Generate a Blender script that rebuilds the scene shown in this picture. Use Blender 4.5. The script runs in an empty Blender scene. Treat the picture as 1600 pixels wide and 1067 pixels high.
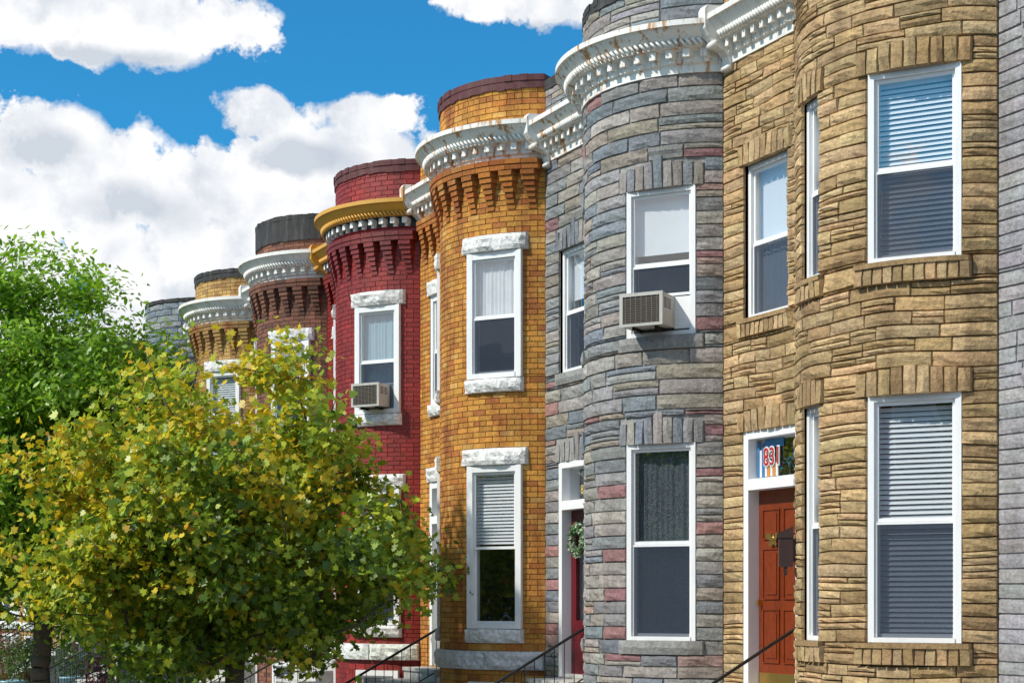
import bpy, math, random
import numpy as np
from math import sin, cos, radians, acos, asin, pi, atan
from mathutils import Matrix, Vector, noise
random.seed(7); np.random.seed(7)
scene=bpy.context.scene
scene.view_settings.view_transform='Standard'
try: scene.view_settings.look='None'
except Exception: pass
scene.view_settings.exposure=0
EYE=2.4; TH=radians(26)

# ------------------------------------------------------------------ materials
def newmat(name):
    m=bpy.data.materials.new(name); m.use_nodes=True
    nt=m.node_tree; b=nt.nodes['Principled BSDF']; return m,nt,b
def N(nt,t,**k):
    n=nt.nodes.new(t)
    for a,v in k.items(): setattr(n,a,v)
    return n
def mixc(nt,fac,a,b,blend='MIX'):
    n=nt.nodes.new('ShaderNodeMix'); n.data_type='RGBA'; n.blend_type=blend
    for sock,v in ((n.inputs[0],fac),(n.inputs[6],a),(n.inputs[7],b)):
        if hasattr(v,'is_output') : nt.links.new(v,sock)
        elif isinstance(v,(int,float)): sock.default_value=v
        else: sock.default_value=(*v,1) if len(v)==3 else v
    return n.outputs[2]
def ramp(nt,inp,p0,p1,c0=(0,0,0,1),c1=(1,1,1,1)):
    n=nt.nodes.new('ShaderNodeValToRGB'); e=n.color_ramp.elements
    e[0].position=p0; e[1].position=p1; e[0].color=c0; e[1].color=c1
    nt.links.new(inp,n.inputs[0]); return n.outputs[0]
def noisetex(nt,scale,detail=3,rough=.6,stretch=None):
    tc=nt.nodes.new('ShaderNodeTexCoord'); v=tc.outputs['Object']
    if stretch:
        mp=nt.nodes.new('ShaderNodeMapping'); mp.inputs['Scale'].default_value=stretch
        nt.links.new(v,mp.inputs[0]); v=mp.outputs[0]
    n=nt.nodes.new('ShaderNodeTexNoise'); n.inputs['Scale'].default_value=scale
    n.inputs['Detail'].default_value=detail; n.inputs['Roughness'].default_value=rough
    nt.links.new(v,n.inputs['Vector']); return n.outputs[0]
def masonry(name,grime=(.05,.04,.03),gfac=.55,bump=.5,fine=40,rough=.9):
    m,nt,b=newmat(name)
    at=nt.nodes.new('ShaderNodeAttribute'); at.attribute_name='Col'
    n1=noisetex(nt,fine,3,.75)
    v=ramp(nt,n1,.25,.75,(.60,.60,.60,1),(1.35,1.35,1.35,1))
    c=mixc(nt,1.0,at.outputs[0],v,'MULTIPLY')
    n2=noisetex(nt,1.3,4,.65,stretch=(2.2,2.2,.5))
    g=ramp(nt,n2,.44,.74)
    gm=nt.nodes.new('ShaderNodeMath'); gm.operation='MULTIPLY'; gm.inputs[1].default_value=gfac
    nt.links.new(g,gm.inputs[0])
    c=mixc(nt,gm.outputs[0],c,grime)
    nt.links.new(c,b.inputs['Base Color']); b.inputs['Roughness'].default_value=rough
    bp=nt.nodes.new('ShaderNodeBump'); bp.inputs['Strength'].default_value=bump; bp.inputs['Distance'].default_value=.02
    nt.links.new(n1,bp.inputs['Height']); nt.links.new(bp.outputs[0],b.inputs['Normal'])
    return m
def plain(name,col,rough=.6,var=.15,scale=12,bump=.1,metal=0,dirt=None,dfac=.5,dstretch=(3,3,.6),dth=(.5,.75)):
    m,nt,b=newmat(name)
    n1=noisetex(nt,scale,3,.65)
    lo=tuple(c*(1-var) for c in col); hi=tuple(min(1,c*(1+var)) for c in col)
    c=mixc(nt,n1,lo,hi)
    if dirt:
        n2=noisetex(nt,2.5,4,.7,stretch=dstretch); g=ramp(nt,n2,*dth)
        gm=nt.nodes.new('ShaderNodeMath'); gm.operation='MULTIPLY'; gm.inputs[1].default_value=dfac
        nt.links.new(g,gm.inputs[0]); c=mixc(nt,gm.outputs[0],c,dirt)
    nt.links.new(c,b.inputs['Base Color']); b.inputs['Roughness'].default_value=rough
    b.inputs['Metallic'].default_value=metal
    if bump:
        bp=nt.nodes.new('ShaderNodeBump'); bp.inputs['Strength'].default_value=bump; bp.inputs['Distance'].default_value=.01
        nt.links.new(n1,bp.inputs['Height']); nt.links.new(bp.outputs[0],b.inputs['Normal'])
    return m
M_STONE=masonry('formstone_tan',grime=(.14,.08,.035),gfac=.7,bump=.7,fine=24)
M_STONEG=masonry('formstone_grey',grime=(.10,.082,.06),gfac=.5,bump=.7,fine=24)
M_BRICKY=masonry('brick_yellow',grime=(.22,.055,.015),gfac=.9,bump=.35,fine=35)
M_BRICKR=masonry('brick_red_painted',grime=(.08,.006,.006),gfac=.6,bump=.3,fine=30,rough=.55)
M_BRICKB=masonry('brick_brown',grime=(.05,.025,.015),gfac=.5,bump=.35)
M_MARBLE=masonry('rockface_marble',grime=(.32,.30,.27),gfac=.5,bump=.9,fine=18,rough=.7)
M_WHITE=plain('white_trim_paint',(.84,.84,.84),.45,.04,6,.05,dirt=(.5,.48,.45),dfac=.2)
M_CORN=plain('cornice_paint',(.84,.82,.77),.55,.06,8,.15,dirt=(.42,.37,.30),dfac=.6)
M_CORNR=plain('cornice_paint_rusty',(.84,.83,.79),.55,.06,8,.15,dirt=(.50,.22,.05),dfac=.95,dstretch=(4,4,.7),dth=(.53,.63))
M_OCHRE=plain('ochre_paint',(.66,.34,.05),.5,.1)
M_DKGREEN=plain('dark_green_paint',(.02,.025,.02),.5,.1)
M_REDP=plain('red_paint',(.32,.02,.02),.5,.1)
M_TAR=plain('roof_tar',(.03,.028,.028),.8,.5,6,.4,dirt=(.13,.12,.11),dfac=.6)
M_COPR=plain('coping_dark_red',(.10,.022,.022),.7,.5,6,.4,dirt=(.16,.13,.12),dfac=.5)
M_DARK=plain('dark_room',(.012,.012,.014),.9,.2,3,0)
M_BLIND=plain('white_blind',(.80,.81,.83),.6,.03,4,0)
M_CURT=plain('white_curtain',(.72,.73,.75),.8,.10,10,0)
M_CURTB=plain('pale_blue_curtain',(.30,.45,.52),.8,.12,10,0)
M_DOORO=plain('varnished_wood_door',(.20,.034,.008),.35,.35,9,.1,dirt=(.08,.012,.005),dfac=.6)
M_DOORR=plain('dark_red_door',(.13,.006,.012),.35,.15)
M_IRON=plain('black_iron',(.012,.012,.013),.4,.3,20,.1)
M_BROWN=plain('brown_mailbox_paint',(.05,.022,.015),.4,.2)
M_BRASS=plain('brass',(.62,.42,.12),.3,.15,20,.05,metal=.9)
M_STEP=plain('stoop_stone',(.50,.49,.46),.75,.15,8,.3,dirt=(.2,.19,.17),dfac=.5)
M_ACW=plain('air_conditioner_metal',(.50,.49,.45),.5,.1,14,.05,dirt=(.25,.2,.14),dfac=.4)
M_ACD=plain('air_conditioner_grille',(.04,.04,.04),.6,.2)
M_ACG=plain('air_conditioner_fins',(.17,.14,.11),.6,.2)
M_BARK=plain('bark',(.11,.085,.06),.9,.4,18,.8)
M_GLBLUE=plain('stained_glass_blue',(.04,.18,.42),.2,.2)
M_GLWHITE=plain('stained_glass_white',(.7,.72,.72),.3,.1)
M_GLRED=plain('stained_glass_red',(.5,.02,.02),.3,.1)
M_GLORG=plain('stained_glass_orange',(.7,.25,.04),.3,.1)
M_GOLDT=plain('gold_numerals',(.6,.45,.15),.4,.1)

def glassmat(name,base=.07,tint=(.92,.95,.97)):
    m=bpy.data.materials.new(name); m.use_nodes=True; nt=m.node_tree; nt.nodes.clear()
    o=N(nt,'ShaderNodeOutputMaterial'); tr=N(nt,'ShaderNodeBsdfTransparent'); gl=N(nt,'ShaderNodeBsdfGlossy')
    tr.inputs[0].default_value=(*tint,1); gl.inputs['Roughness'].default_value=.015
    lw=N(nt,'ShaderNodeLayerWeight'); lw.inputs[0].default_value=.5
    pw=N(nt,'ShaderNodeMath',operation='POWER'); pw.inputs[1].default_value=4; nt.links.new(lw.outputs['Facing'],pw.inputs[0])
    a=N(nt,'ShaderNodeMath',operation='MULTIPLY_ADD'); a.inputs[1].default_value=.75; a.inputs[2].default_value=base; a.use_clamp=True
    nt.links.new(pw.outputs[0],a.inputs[0])
    n=noisetex(nt,1.6,1,.5); bp=N(nt,'ShaderNodeBump'); bp.inputs['Strength'].default_value=.25; bp.inputs['Distance'].default_value=.02
    nt.links.new(n,bp.inputs['Height']); nt.links.new(bp.outputs[0],gl.inputs['Normal'])
    mx=N(nt,'ShaderNodeMixShader'); nt.links.new(a.outputs[0],mx.inputs[0]); nt.links.new(tr.outputs[0],mx.inputs[1]); nt.links.new(gl.outputs[0],mx.inputs[2])
    nt.links.new(mx.outputs[0],o.inputs[0]); return m
M_GLASS=glassmat('window_glass',.20)
def screenmat():
    m=bpy.data.materials.new('insect_screen'); m.use_nodes=True; nt=m.node_tree; nt.nodes.clear()
    o=N(nt,'ShaderNodeOutputMaterial'); tr=N(nt,'ShaderNodeBsdfTransparent'); d=N(nt,'ShaderNodeBsdfDiffuse')
    tr.inputs[0].default_value=(.62,.64,.68,1)
    d.inputs[0].default_value=(.08,.10,.135,1); mx=N(nt,'ShaderNodeMixShader'); mx.inputs[0].default_value=.42
    nt.links.new(tr.outputs[0],mx.inputs[1]); nt.links.new(d.outputs[0],mx.inputs[2]); nt.links.new(mx.outputs[0],o.inputs[0]); return m
M_SCREEN=screenmat()
def lacemat():
    m=bpy.data.materials.new('sheer_lace_curtain'); m.use_nodes=True; nt=m.node_tree; nt.nodes.clear()
    o=N(nt,'ShaderNodeOutputMaterial'); tr=N(nt,'ShaderNodeBsdfTransparent'); d=N(nt,'ShaderNodeBsdfDiffuse')
    d.inputs[0].default_value=(.34,.38,.43,1)
    tc=N(nt,'ShaderNodeTexCoord'); vo=N(nt,'ShaderNodeTexVoronoi'); vo.inputs['Scale'].default_value=48
    nt.links.new(tc.outputs['Object'],vo.inputs['Vector']); r=ramp(nt,vo.outputs['Distance'],.2,.6,(.50,.50,.50,1),(.26,.26,.26,1))
    mx=N(nt,'ShaderNodeMixShader'); nt.links.new(r,mx.inputs[0])
    nt.links.new(tr.outputs[0],mx.inputs[1]); nt.links.new(d.outputs[0],mx.inputs[2]); nt.links.new(mx.outputs[0],o.inputs[0]); return m
M_LACE=lacemat()
def leafmat(name,trans=.42):
    m=bpy.data.materials.new(name); m.use_nodes=True; nt=m.node_tree; nt.nodes.clear()
    o=N(nt,'ShaderNodeOutputMaterial'); at=N(nt,'ShaderNodeAttribute'); at.attribute_name='Col'
    p=N(nt,'ShaderNodeBsdfDiffuse')
    t=N(nt,'ShaderNodeBsdfTranslucent'); mx=N(nt,'ShaderNodeMixShader'); mx.inputs[0].default_value=trans
    g=N(nt,'ShaderNodeBsdfGlossy'); g.inputs['Roughness'].default_value=.4; m2=N(nt,'ShaderNodeMixShader'); m2.inputs[0].default_value=.035
    nt.links.new(at.outputs[0],p.inputs[0]); nt.links.new(at.outputs[0],t.inputs[0])
    nt.links.new(p.outputs[0],mx.inputs[1]); nt.links.new(t.outputs[0],mx.inputs[2])
    nt.links.new(mx.outputs[0],m2.inputs[1]); nt.links.new(g.outputs[0],m2.inputs[2]); nt.links.new(m2.outputs[0],o.inputs[0]); return m
M_LEAF=leafmat('leaf_blades')

# ------------------------------------------------------------------ mesh builder
class MB:
    def __init__(s): s.v=[]; s.f=[]; s.m=[]; s.c=[]; s.mats=[]; s.sm=[]
    def mi(s,mat):
        if mat not in s.mats: s.mats.append(mat)
        return s.mats.index(mat)
    def add(s,vs,fs,mat,col=(1,1,1),smooth=False):
        b=len(s.v); s.v.extend(vs); s.c.extend([col]*len(vs)); k=s.mi(mat)
        for f in fs: s.f.append([b+i for i in f]); s.m.append(k); s.sm.append(smooth)
    def box(s,x0,x1,y0,y1,z0,z1,mat,M=None,col=(1,1,1)):
        vs=[(x,y,z) for z in (z0,z1) for y in (y0,y1) for x in (x0,x1)]
        if M is not None: vs=[tuple(M@Vector(v)) for v in vs]
        s.add(vs,[(0,2,3,1),(4,5,7,6),(0,1,5,4),(2,6,7,3),(0,4,6,2),(1,3,7,5)],mat,col)
    def quad(s,pts,mat,M=None,col=(1,1,1)):
        if M is not None: pts=[tuple(M@Vector(v)) for v in pts]
        s.add(pts,[tuple(range(len(pts)))],mat,col)
    def tube(s,a,b,r0,r1,mat,n=6,col=(1,1,1)):
        a=Vector(a); b=Vector(b); d=(b-a)
        if d.length<1e-6: return
        d.normalize(); u=d.orthogonal().normalized(); w=d.cross(u)
        vs=[]
        for c,r in ((a,r0),(b,r1)):
            for i in range(n):
                q=2*pi*i/n; vs.append(tuple(c+u*(r*cos(q))+w*(r*sin(q))))
        fs=[(i,(i+1)%n,n+(i+1)%n,n+i) for i in range(n)]+[tuple(range(n-1,-1,-1)),tuple(range(n,2*n))]
        s.add(vs,fs,mat,col,True)
    def obj(s,name,parent=None):
        me=bpy.data.meshes.new(name); me.from_pydata(s.v,[],s.f)
        for m in s.mats: me.materials.append(m)
        me.polygons.foreach_set('material_index',s.m); me.polygons.foreach_set('use_smooth',s.sm)
        a=me.color_attributes.new('Col','FLOAT_COLOR','POINT')
        c=np.ones((len(s.v),4),dtype=np.float32); c[:,:3]=np.array(s.c,dtype=np.float32).reshape(-1,3); a.data.foreach_set('color',c.ravel())
        me.update(); o=bpy.data.objects.new(name,me); scene.collection.objects.link(o)
        if parent:
            o.parent=parent; o.matrix_parent_inverse=parent.matrix_world.inverted()
        return o
def empty(name,loc):
    e=bpy.data.objects.new(name,None); e.location=loc; e.empty_display_size=.3
    scene.collection.objects.link(e); e.matrix_world=Matrix.Translation(loc); return e

# ------------------------------------------------------------------ facade path
R=1.45; AM=radians(65); W=4.32; FX=10.17; RC=R*cos(AM); RS=R*sin(AM); PC=FX+RC; L1=2*R*AM; LF=W-2*RS; ST=L1+LF
T0=11.17
def P(t0,s,off):
    ae=acos((RC+off)/(R+off)); dl=(R+off)*sin(ae)-RS
    if s<=L1+1e-9:
        a=(s/R-AM)*ae/AM; return PC-(R+off)*cos(a), t0+RS+(R+off)*sin(a)
    f=(s-L1)/LF; ta=t0+2*RS+dl; tb=t0+W-dl; return FX-off, ta+(tb-ta)*f
def frame(t0,sc):
    a=(sc/R-AM) if sc<L1 else 0.0
    x,y=P(t0,sc,0)
    M=Matrix(((-sin(a),cos(a),0,x),(-cos(a),-sin(a),0,y),(0,0,1,EYE),(0,0,0,1))); return M
def pbox(mb,t0,s0,s1,o0,o1,z0,z1,mat,col=(1,1,1),n=1,inset=0):
    vs=[];
    for i in range(n+1):
        s=s0+(s1-s0)*i/n
        si=s+(inset if i==0 else (-inset if i==n else 0))
        xa,ya=P(t0,s,o0); xb,yb=P(t0,si,o1)
        vs+= [(xa,ya,z0+EYE),(xb,yb,z0+inset+EYE),(xb,yb,z1-inset+EYE),(xa,ya,z1+EYE)]
    fs=[]
    for i in range(n):
        a=4*i; b=a+4
        fs+=[(a+1,a+2,b+2,b+1),(a,a+1,b+1,b),(a+2,a+3,b+3,b+2)]
    fs+=[(0,3,2,1),(4*n,4*n+1,4*n+2,4*n+3)]
    mb.add(vs,fs,mat,col)
def stone(mb,t0,s0,s1,z0,z1,d,amp,mat,col,cell=.07,warp=0.0,seed=0,freq=(7,7,16),nz=4,jag=0.0,edge=.006):
    # hewn stone: crisp border, irregular chiselled face
    nx=max(3,int((s1-s0)/cell)+2)
    ew=min(edge,(s1-s0)*.2)/(s1-s0); us=[0,ew]+[ew+(1-2*ew)*i/(nx-2) for i in range(1,nx-2)]+[1-ew,1]
    eh=min(edge,(z1-z0)*.2)/(z1-z0); ws=[0,eh]+[eh+(1-2*eh)*i/(nz-2) for i in range(1,nz-2)]+[1-eh,1]
    vs=[]; nu=len(us); nw=len(ws); tilt=random.uniform(-.35,.35)*amp
    for j,w in enumerate(ws):
        for i,u in enumerate(us):
            s=s0+(s1-s0)*u; z=z0+(z1-z0)*w
            if i in(0,nu-1) or j in(0,nw-1): off=-.004
            else:
                q=noise.noise(Vector((s*freq[0]+seed,t0*1.7+seed*3.1,z*freq[2])))
                e2=(i in(1,nu-2) or j in(1,nw-2))
                off=d*(.72 if e2 else 1)+amp*q*(.5 if e2 else 1)+tilt*(w-.5)*2+random.uniform(-jag,jag)
                if jag and not e2: s+=random.uniform(-.02,.02); z+=random.uniform(-.18,.18)*(z1-z0)/nz
                off=max(.004,off)
            if warp: z+=warp*noise.noise(Vector((s*1.6,t0,z*2.5)))
            x,y=P(t0,min(max(s,0),ST),off); vs.append((x,y,z+EYE))
    fs=[(j*nu+i,(j+1)*nu+i,(j+1)*nu+i+1,j*nu+i+1) for j in range(nw-1) for i in range(nu-1)]
    mb.add(vs,fs,mat,col,jag==0)
def sub_int(segs,a,b):
    o=[]
    for x,y in segs:
        if b<=x or a>=y: o.append((x,y)); continue
        if a>x+.01: o.append((x,a))
        if b<y-.01: o.append((b,y))
    return o
def courses(zlo,zhi,keep,hc):
    zs={zlo,zhi}
    for k in keep:
        for z in (k[2],k[3]):
            if zlo<z<zhi: zs.add(round(z,4))
    zs=sorted(zs); out=[]
    for a,b in zip(zs[:-1],zs[1:]):
        if b-a<.005: continue
        n=max(1,round((b-a)/hc)); 
        for i in range(n): out.append((a+(b-a)*i/n,a+(b-a)*(i+1)/n))
    return out
def basewall(mb,t0,zlo,zhi,holes,mat,col,off=0.0):
    ss={0,L1,ST}; 
    for i in range(1,30): ss.add(L1*i/30)
    zs={zlo,zhi}
    for h in holes: ss|={h[0],h[1]}; zs|={h[2],h[3]}
    ss=sorted(ss); zs=sorted(z for z in zs if zlo<=z<=zhi)
    vs=[];fs=[];nz=len(zs)
    for s in ss:
        x,y=P(t0,s,off)
        for z in zs: vs.append((x,y,z+EYE))
    for i in range(len(ss)-1):
        for j in range(nz-1):
            sm=(ss[i]+ss[i+1])/2; zm=(zs[j]+zs[j+1])/2
            if any(h[0]<sm<h[1] and h[2]<zm<h[3] for h in holes): continue
            fs.append((i*nz+j,(i+1)*nz+j,(i+1)*nz+j+1,i*nz+j+1))
    mb.add(vs,fs,mat,col)

# ------------------------------------------------------------------ windows / doors
def window(mb,M,w,z0,z1,yf=.03,cw=.07,up='shade',low='dark',screen=True,dep=.22,upcov=1.0):
    x0,x1=-w/2,w/2; B=lambda a,b,c,d,e,f,m=M_WHITE: mb.box(a,b,c,d,e,f,m,M)
    B(x0,x0+cw,yf,yf+dep,z0,z1); B(x1-cw,x1,yf,yf+dep,z0,z1)
    B(x0+cw,x1-cw,yf+.002,yf+dep,z1-cw,z1); B(x0+cw,x1-cw,yf-.012,yf+dep,z0,z0+cw*.8)
    ix0,ix1=x0+cw,x1-cw; iz0,iz1=z0+cw*.8,z1-cw; zm=(iz0+iz1)/2; sw=.032
    def sash(a,b,ya,yb):
        B(ix0+.002,ix0+sw,ya,yb,a,b); B(ix1-sw,ix1-.002,ya,yb,a,b); B(ix0+sw,ix1-sw,ya+.002,yb,a,a+sw); B(ix0+sw,ix1-sw,ya+.002,yb,b-sw,b)
    sash(zm-.02,iz1-.002,yf+.035,yf+.065); sash(iz0+.002,zm+.02,yf+.07,yf+.10)
    def pane(y,a,b,m): mb.quad([(ix0+.03,y,a),(ix1-.03,y,a),(ix1-.03,y,b),(ix0+.03,y,b)],m,M)
    pane(yf+.050,zm,iz1-.03,M_GLASS); pane(yf+.085,iz0+.03,zm,M_GLASS)
    if screen:
        B(ix0+.003,ix0+.022,yf+.023,yf+.034,iz0+.003,zm-.02); B(ix1-.022,ix1-.003,yf+.023,yf+.034,iz0+.003,zm-.02)
        B(ix0+.022,ix1-.022,yf+.023,yf+.033,zm-.045,zm-.022)
        pane(yf+.028,iz0,zm-.03,M_SCREEN)
    yc=yf+.135
    def cover(kind,a,b):
        if b-a<.02: return
        if kind=='shade': mb.quad([(ix0,yc,a),(ix1,yc,a),(ix1,yc,b),(ix0,yc,b)],M_BLIND,M)
        elif kind=='blind':
            n=int((b-a)/.046)
            for i in range(n):
                z=a+i*.046; dz=random.uniform(-.002,.002); mb.quad([(ix0+.005,yc-.012,z),(ix1-.005,yc-.012,z+dz),(ix1-.005,yc+.012,z+.040+dz),(ix0+.005,yc+.012,z+.040)],M_BLIND,M)
        elif kind in('curtain','curtainb','lace','parted'):
            mt={'curtain':M_CURT,'curtainb':M_CURTB,'lace':M_LACE,'parted':M_CURT}[kind]
            n=36; vs=[];fs=[]
            for i in range(n+1):
                x=ix0+(ix1-ix0)*i/n; y=yc+.016*sin(i*1.9)+.008*sin(i*.8+1)
                vs+=[tuple(M@Vector((x,y,a))),tuple(M@Vector((x,y*.5+yc*.5,b)))]
            for i in range(n):
                if kind=='parted' and .33<i/n<.62: continue
                fs.append((2*i,2*i+2,2*i+3,2*i+1))
            mb.add(vs,fs,mt,(1,1,1),True)
    cover(up,iz1-(iz1-zm)*upcov,iz1); cover(low,iz0,iz1-(iz1-zm)*upcov)
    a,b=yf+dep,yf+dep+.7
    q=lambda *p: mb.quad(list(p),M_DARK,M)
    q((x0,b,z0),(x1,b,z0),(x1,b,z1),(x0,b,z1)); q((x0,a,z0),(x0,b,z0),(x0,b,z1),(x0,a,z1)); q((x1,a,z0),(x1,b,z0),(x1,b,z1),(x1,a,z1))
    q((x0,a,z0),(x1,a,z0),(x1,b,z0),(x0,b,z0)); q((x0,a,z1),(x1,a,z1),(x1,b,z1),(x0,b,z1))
def door(mb,M,w,z0,z1,zt,style):
    x0,x1=-w/2,w/2; B=lambda a,b,c,d,e,f,m=M_WHITE: mb.box(a,b,c,d,e,f,m,M)
    cw=.09
    B(x0,x0+cw,-.02,.25,z0,z1); B(x1-cw,x1,-.02,.25,z0,z1); B(x0+cw,x1-cw,-.018,.25,z1-cw,z1); 
    B(x0+cw,x1-cw,-.045,.25,zt+.02,zt+.10); B(x0+cw,x1-cw,-.02,.25,zt+.10,zt+.14)
    B(x0+cw,x1-cw,.02,.25,z0-.02,z0+.04,M_STEP)
    ix0,ix1=x0+cw,x1-cw; dz0,dz1=z0+.04,zt+.02
    dm={'wood':M_DOORO,'red':M_DOORR,'white':M_WHITE}[style]
    yd=.12
    if style=='wood':
        B(ix0,ix1,yd,yd+.05,dz0,dz1,dm)
        cx=(ix0+ix1)/2; rows=[(.30,.85),(.98,1.50),(1.62,1.92)]
        for a,b in rows:
            for u,v in ((ix0+.10,cx-.05),(cx+.05,ix1-.10)):
                B(u,v,yd-.004,yd,dz0+a,dz0+b,dm); 
                B(u-.012,u+.0,yd-.016,yd,dz0+a-.012,dz0+b+.012,dm); B(v,v+.012,yd-.016,yd,dz0+a-.012,dz0+b+.012,dm)
                B(u,v,yd-.016,yd,dz0+a-.012,dz0+a,dm); B(u,v,yd-.016,yd,dz0+b,dz0+b+.012,dm)
                B(u+.04,v-.04,yd-.014,yd-.004,dz0+a+.04,dz0+b-.04,dm)
        B(ix0+.02,ix1-.02,yd-.008,yd,dz0+.02,dz0+.18,M_BRASS)
        B(ix0+.04,ix0+.07,yd-.06,yd,dz0+.9,dz0+.96,M_BRASS)
    else:
        fw=.13; B(ix0,ix0+fw,yd,yd+.05,dz0,dz1,dm); B(ix1-fw,ix1,yd,yd+.05,dz0,dz1,dm)
        B(ix0+fw,ix1-fw,yd+.001,yd+.05,dz0,dz0+.7,dm); B(ix0+fw,ix1-fw,yd+.001,yd+.05,dz1-.14,dz1,dm)
        B(ix0+fw+.06,ix1-fw-.06,yd-.012,yd,dz0+.16,dz0+.6,dm)
        mb.quad([(ix0+fw,yd+.03,dz0+.7),(ix1-fw,yd+.03,dz0+.7),(ix1-fw,yd+.03,dz1-.14),(ix0+fw,yd+.03,dz1-.14)],M_GLASS,M)
        mb.quad([(ix0+fw,yd+.10,dz0+.7),(ix1-fw,yd+.10,dz0+.7),(ix1-fw,yd+.10,dz1-.14),(ix0+fw,yd+.10,dz1-.14)],M_LACE if style=='red' else M_CURT,M)
        B(ix1-.08,ix1-.05,yd-.05,yd,dz0+.95,dz0+1.05,M_BRASS)
    tz0,tz1=zt+.14,z1-cw
    mb.quad([(ix0,.10,tz0),(ix1,.10,tz0),(ix1,.10,tz1),(ix0,.10,tz1)],M_GLASS,M)
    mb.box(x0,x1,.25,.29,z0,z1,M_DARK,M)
def text_obj(txt,size,M,mat,name,parent,ext=.004,offs=0.0,sx=1.0):
    cu=bpy.data.curves.new(name,'FONT'); cu.body=txt; cu.size=size; cu.extrude=ext; cu.offset=offs; cu.align_x='LEFT'
    o=bpy.data.objects.new(name+'_tmp',cu); scene.collection.objects.link(o)
    bpy.context.view_layer.update()
    dg=bpy.context.evaluated_depsgraph_get(); me=bpy.data.meshes.new_from_object(o.evaluated_get(dg)); bpy.data.objects.remove(o)
    me.transform(M@Matrix.Rotation(radians(90),4,'X')@Matrix.Diagonal((sx,1,1,1))); me.materials.clear(); me.materials.append(mat)
    ob=bpy.data.objects.new(name,me); scene.collection.objects.link(ob)
    ob.parent=parent; ob.matrix_parent_inverse=parent.matrix_world.inverted(); return ob

# ------------------------------------------------------------------ houses
S_NEAR=R*(AM-radians(36)); WB=.83; KC=.86
TAN=[(.50,.335,.165),(.44,.29,.135),(.55,.385,.20),(.36,.235,.11),(.48,.34,.18),(.41,.28,.14)]
GREY=[(.29,.28,.275),(.23,.245,.26),(.34,.31,.285),(.19,.215,.245),(.30,.275,.245),(.37,.345,.31),(.25,.25,.25),(.31,.265,.22)]
PINK=[(.33,.17,.165),(.29,.15,.155),(.38,.25,.22)]
def jit(c,a): 
    k=1+random.uniform(-a,a); return tuple(min(1,x*k*(1+random.uniform(-.04,.04))) for x in c)
def colf(kind):
    def f():
        if kind=='tan': return jit(random.choice(TAN),.16)
        if kind=='grey': return jit(random.choice(PINK) if random.random()<.12 else random.choice(GREY),.16)
        if kind=='lav': return jit((.34,.33,.34),.10)
        if kind=='bluegrey': return jit(random.choice([(.24,.28,.33),(.20,.24,.29),(.30,.32,.34)]),.12)
        if kind=='yellow': return jit((.56,.26,.045) if random.random()<.74 else random.choice([(.42,.15,.035),(.50,.19,.035),(.60,.34,.09)]),.17)
        if kind=='yellow2': return jit((.52,.33,.11) if random.random()<.8 else (.38,.22,.08),.14)
        if kind=='red': return jit((.28,.020,.014),.18)
        if kind=='brown': return jit((.24,.10,.06) if random.random()<.75 else (.15,.065,.045),.18)
    return f
CFG={-1:dict(k='lav',st=1,hc=.13,l=(.4,.8),mat=M_STONEG,mort=(.22,.22,.23),corn=M_CORN,ct=6.42,pt=6.9,cop=M_TAR),
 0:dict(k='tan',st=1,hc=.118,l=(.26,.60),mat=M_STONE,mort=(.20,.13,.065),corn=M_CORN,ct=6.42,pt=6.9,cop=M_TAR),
 1:dict(k='grey',st=1,hc=.150,l=(.36,.78),mat=M_STONEG,mort=(.34,.33,.31),corn=M_CORNR,ct=6.38,pt=6.9,cop=M_TAR),
 2:dict(k='yellow',st=0,mat=M_BRICKY,mort=(.33,.15,.04),corn=M_CORNR,ct=6.42,pt=7.0,cop=M_COPR),
 3:dict(k='red',st=0,mat=M_BRICKR,mort=(.36,.06,.05),corn=M_OCHRE,ct=6.32,pt=6.9,cop=M_COPR),
 4:dict(k='brown',st=0,mat=M_BRICKB,mort=(.18,.11,.08),corn=M_CORN,ct=6.34,pt=6.95,cop=M_TAR),
 5:dict(k='yellow2',st=0,mat=M_BRICKY,mort=(.30,.22,.10),corn=M_CORN,ct=6.22,pt=6.75,cop=M_TAR),
 6:dict(k='bluegrey',st=1,hc=.14,l=(.3,.7),mat=M_STONEG,mort=(.18,.19,.21),corn=None,ct=6.1,pt=6.85,cop=M_TAR)}
for i,k in enumerate(['brown','red','tan','yellow2','brown','red','grey','yellow']):
    base={'brown':4,'red':3,'tan':0,'yellow2':5,'grey':1,'yellow':2}[k]; CFG[7+i]=dict(CFG[base]); CFG[7+i]['pt']=6.5; CFG[7+i]['ct']=6.0
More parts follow.
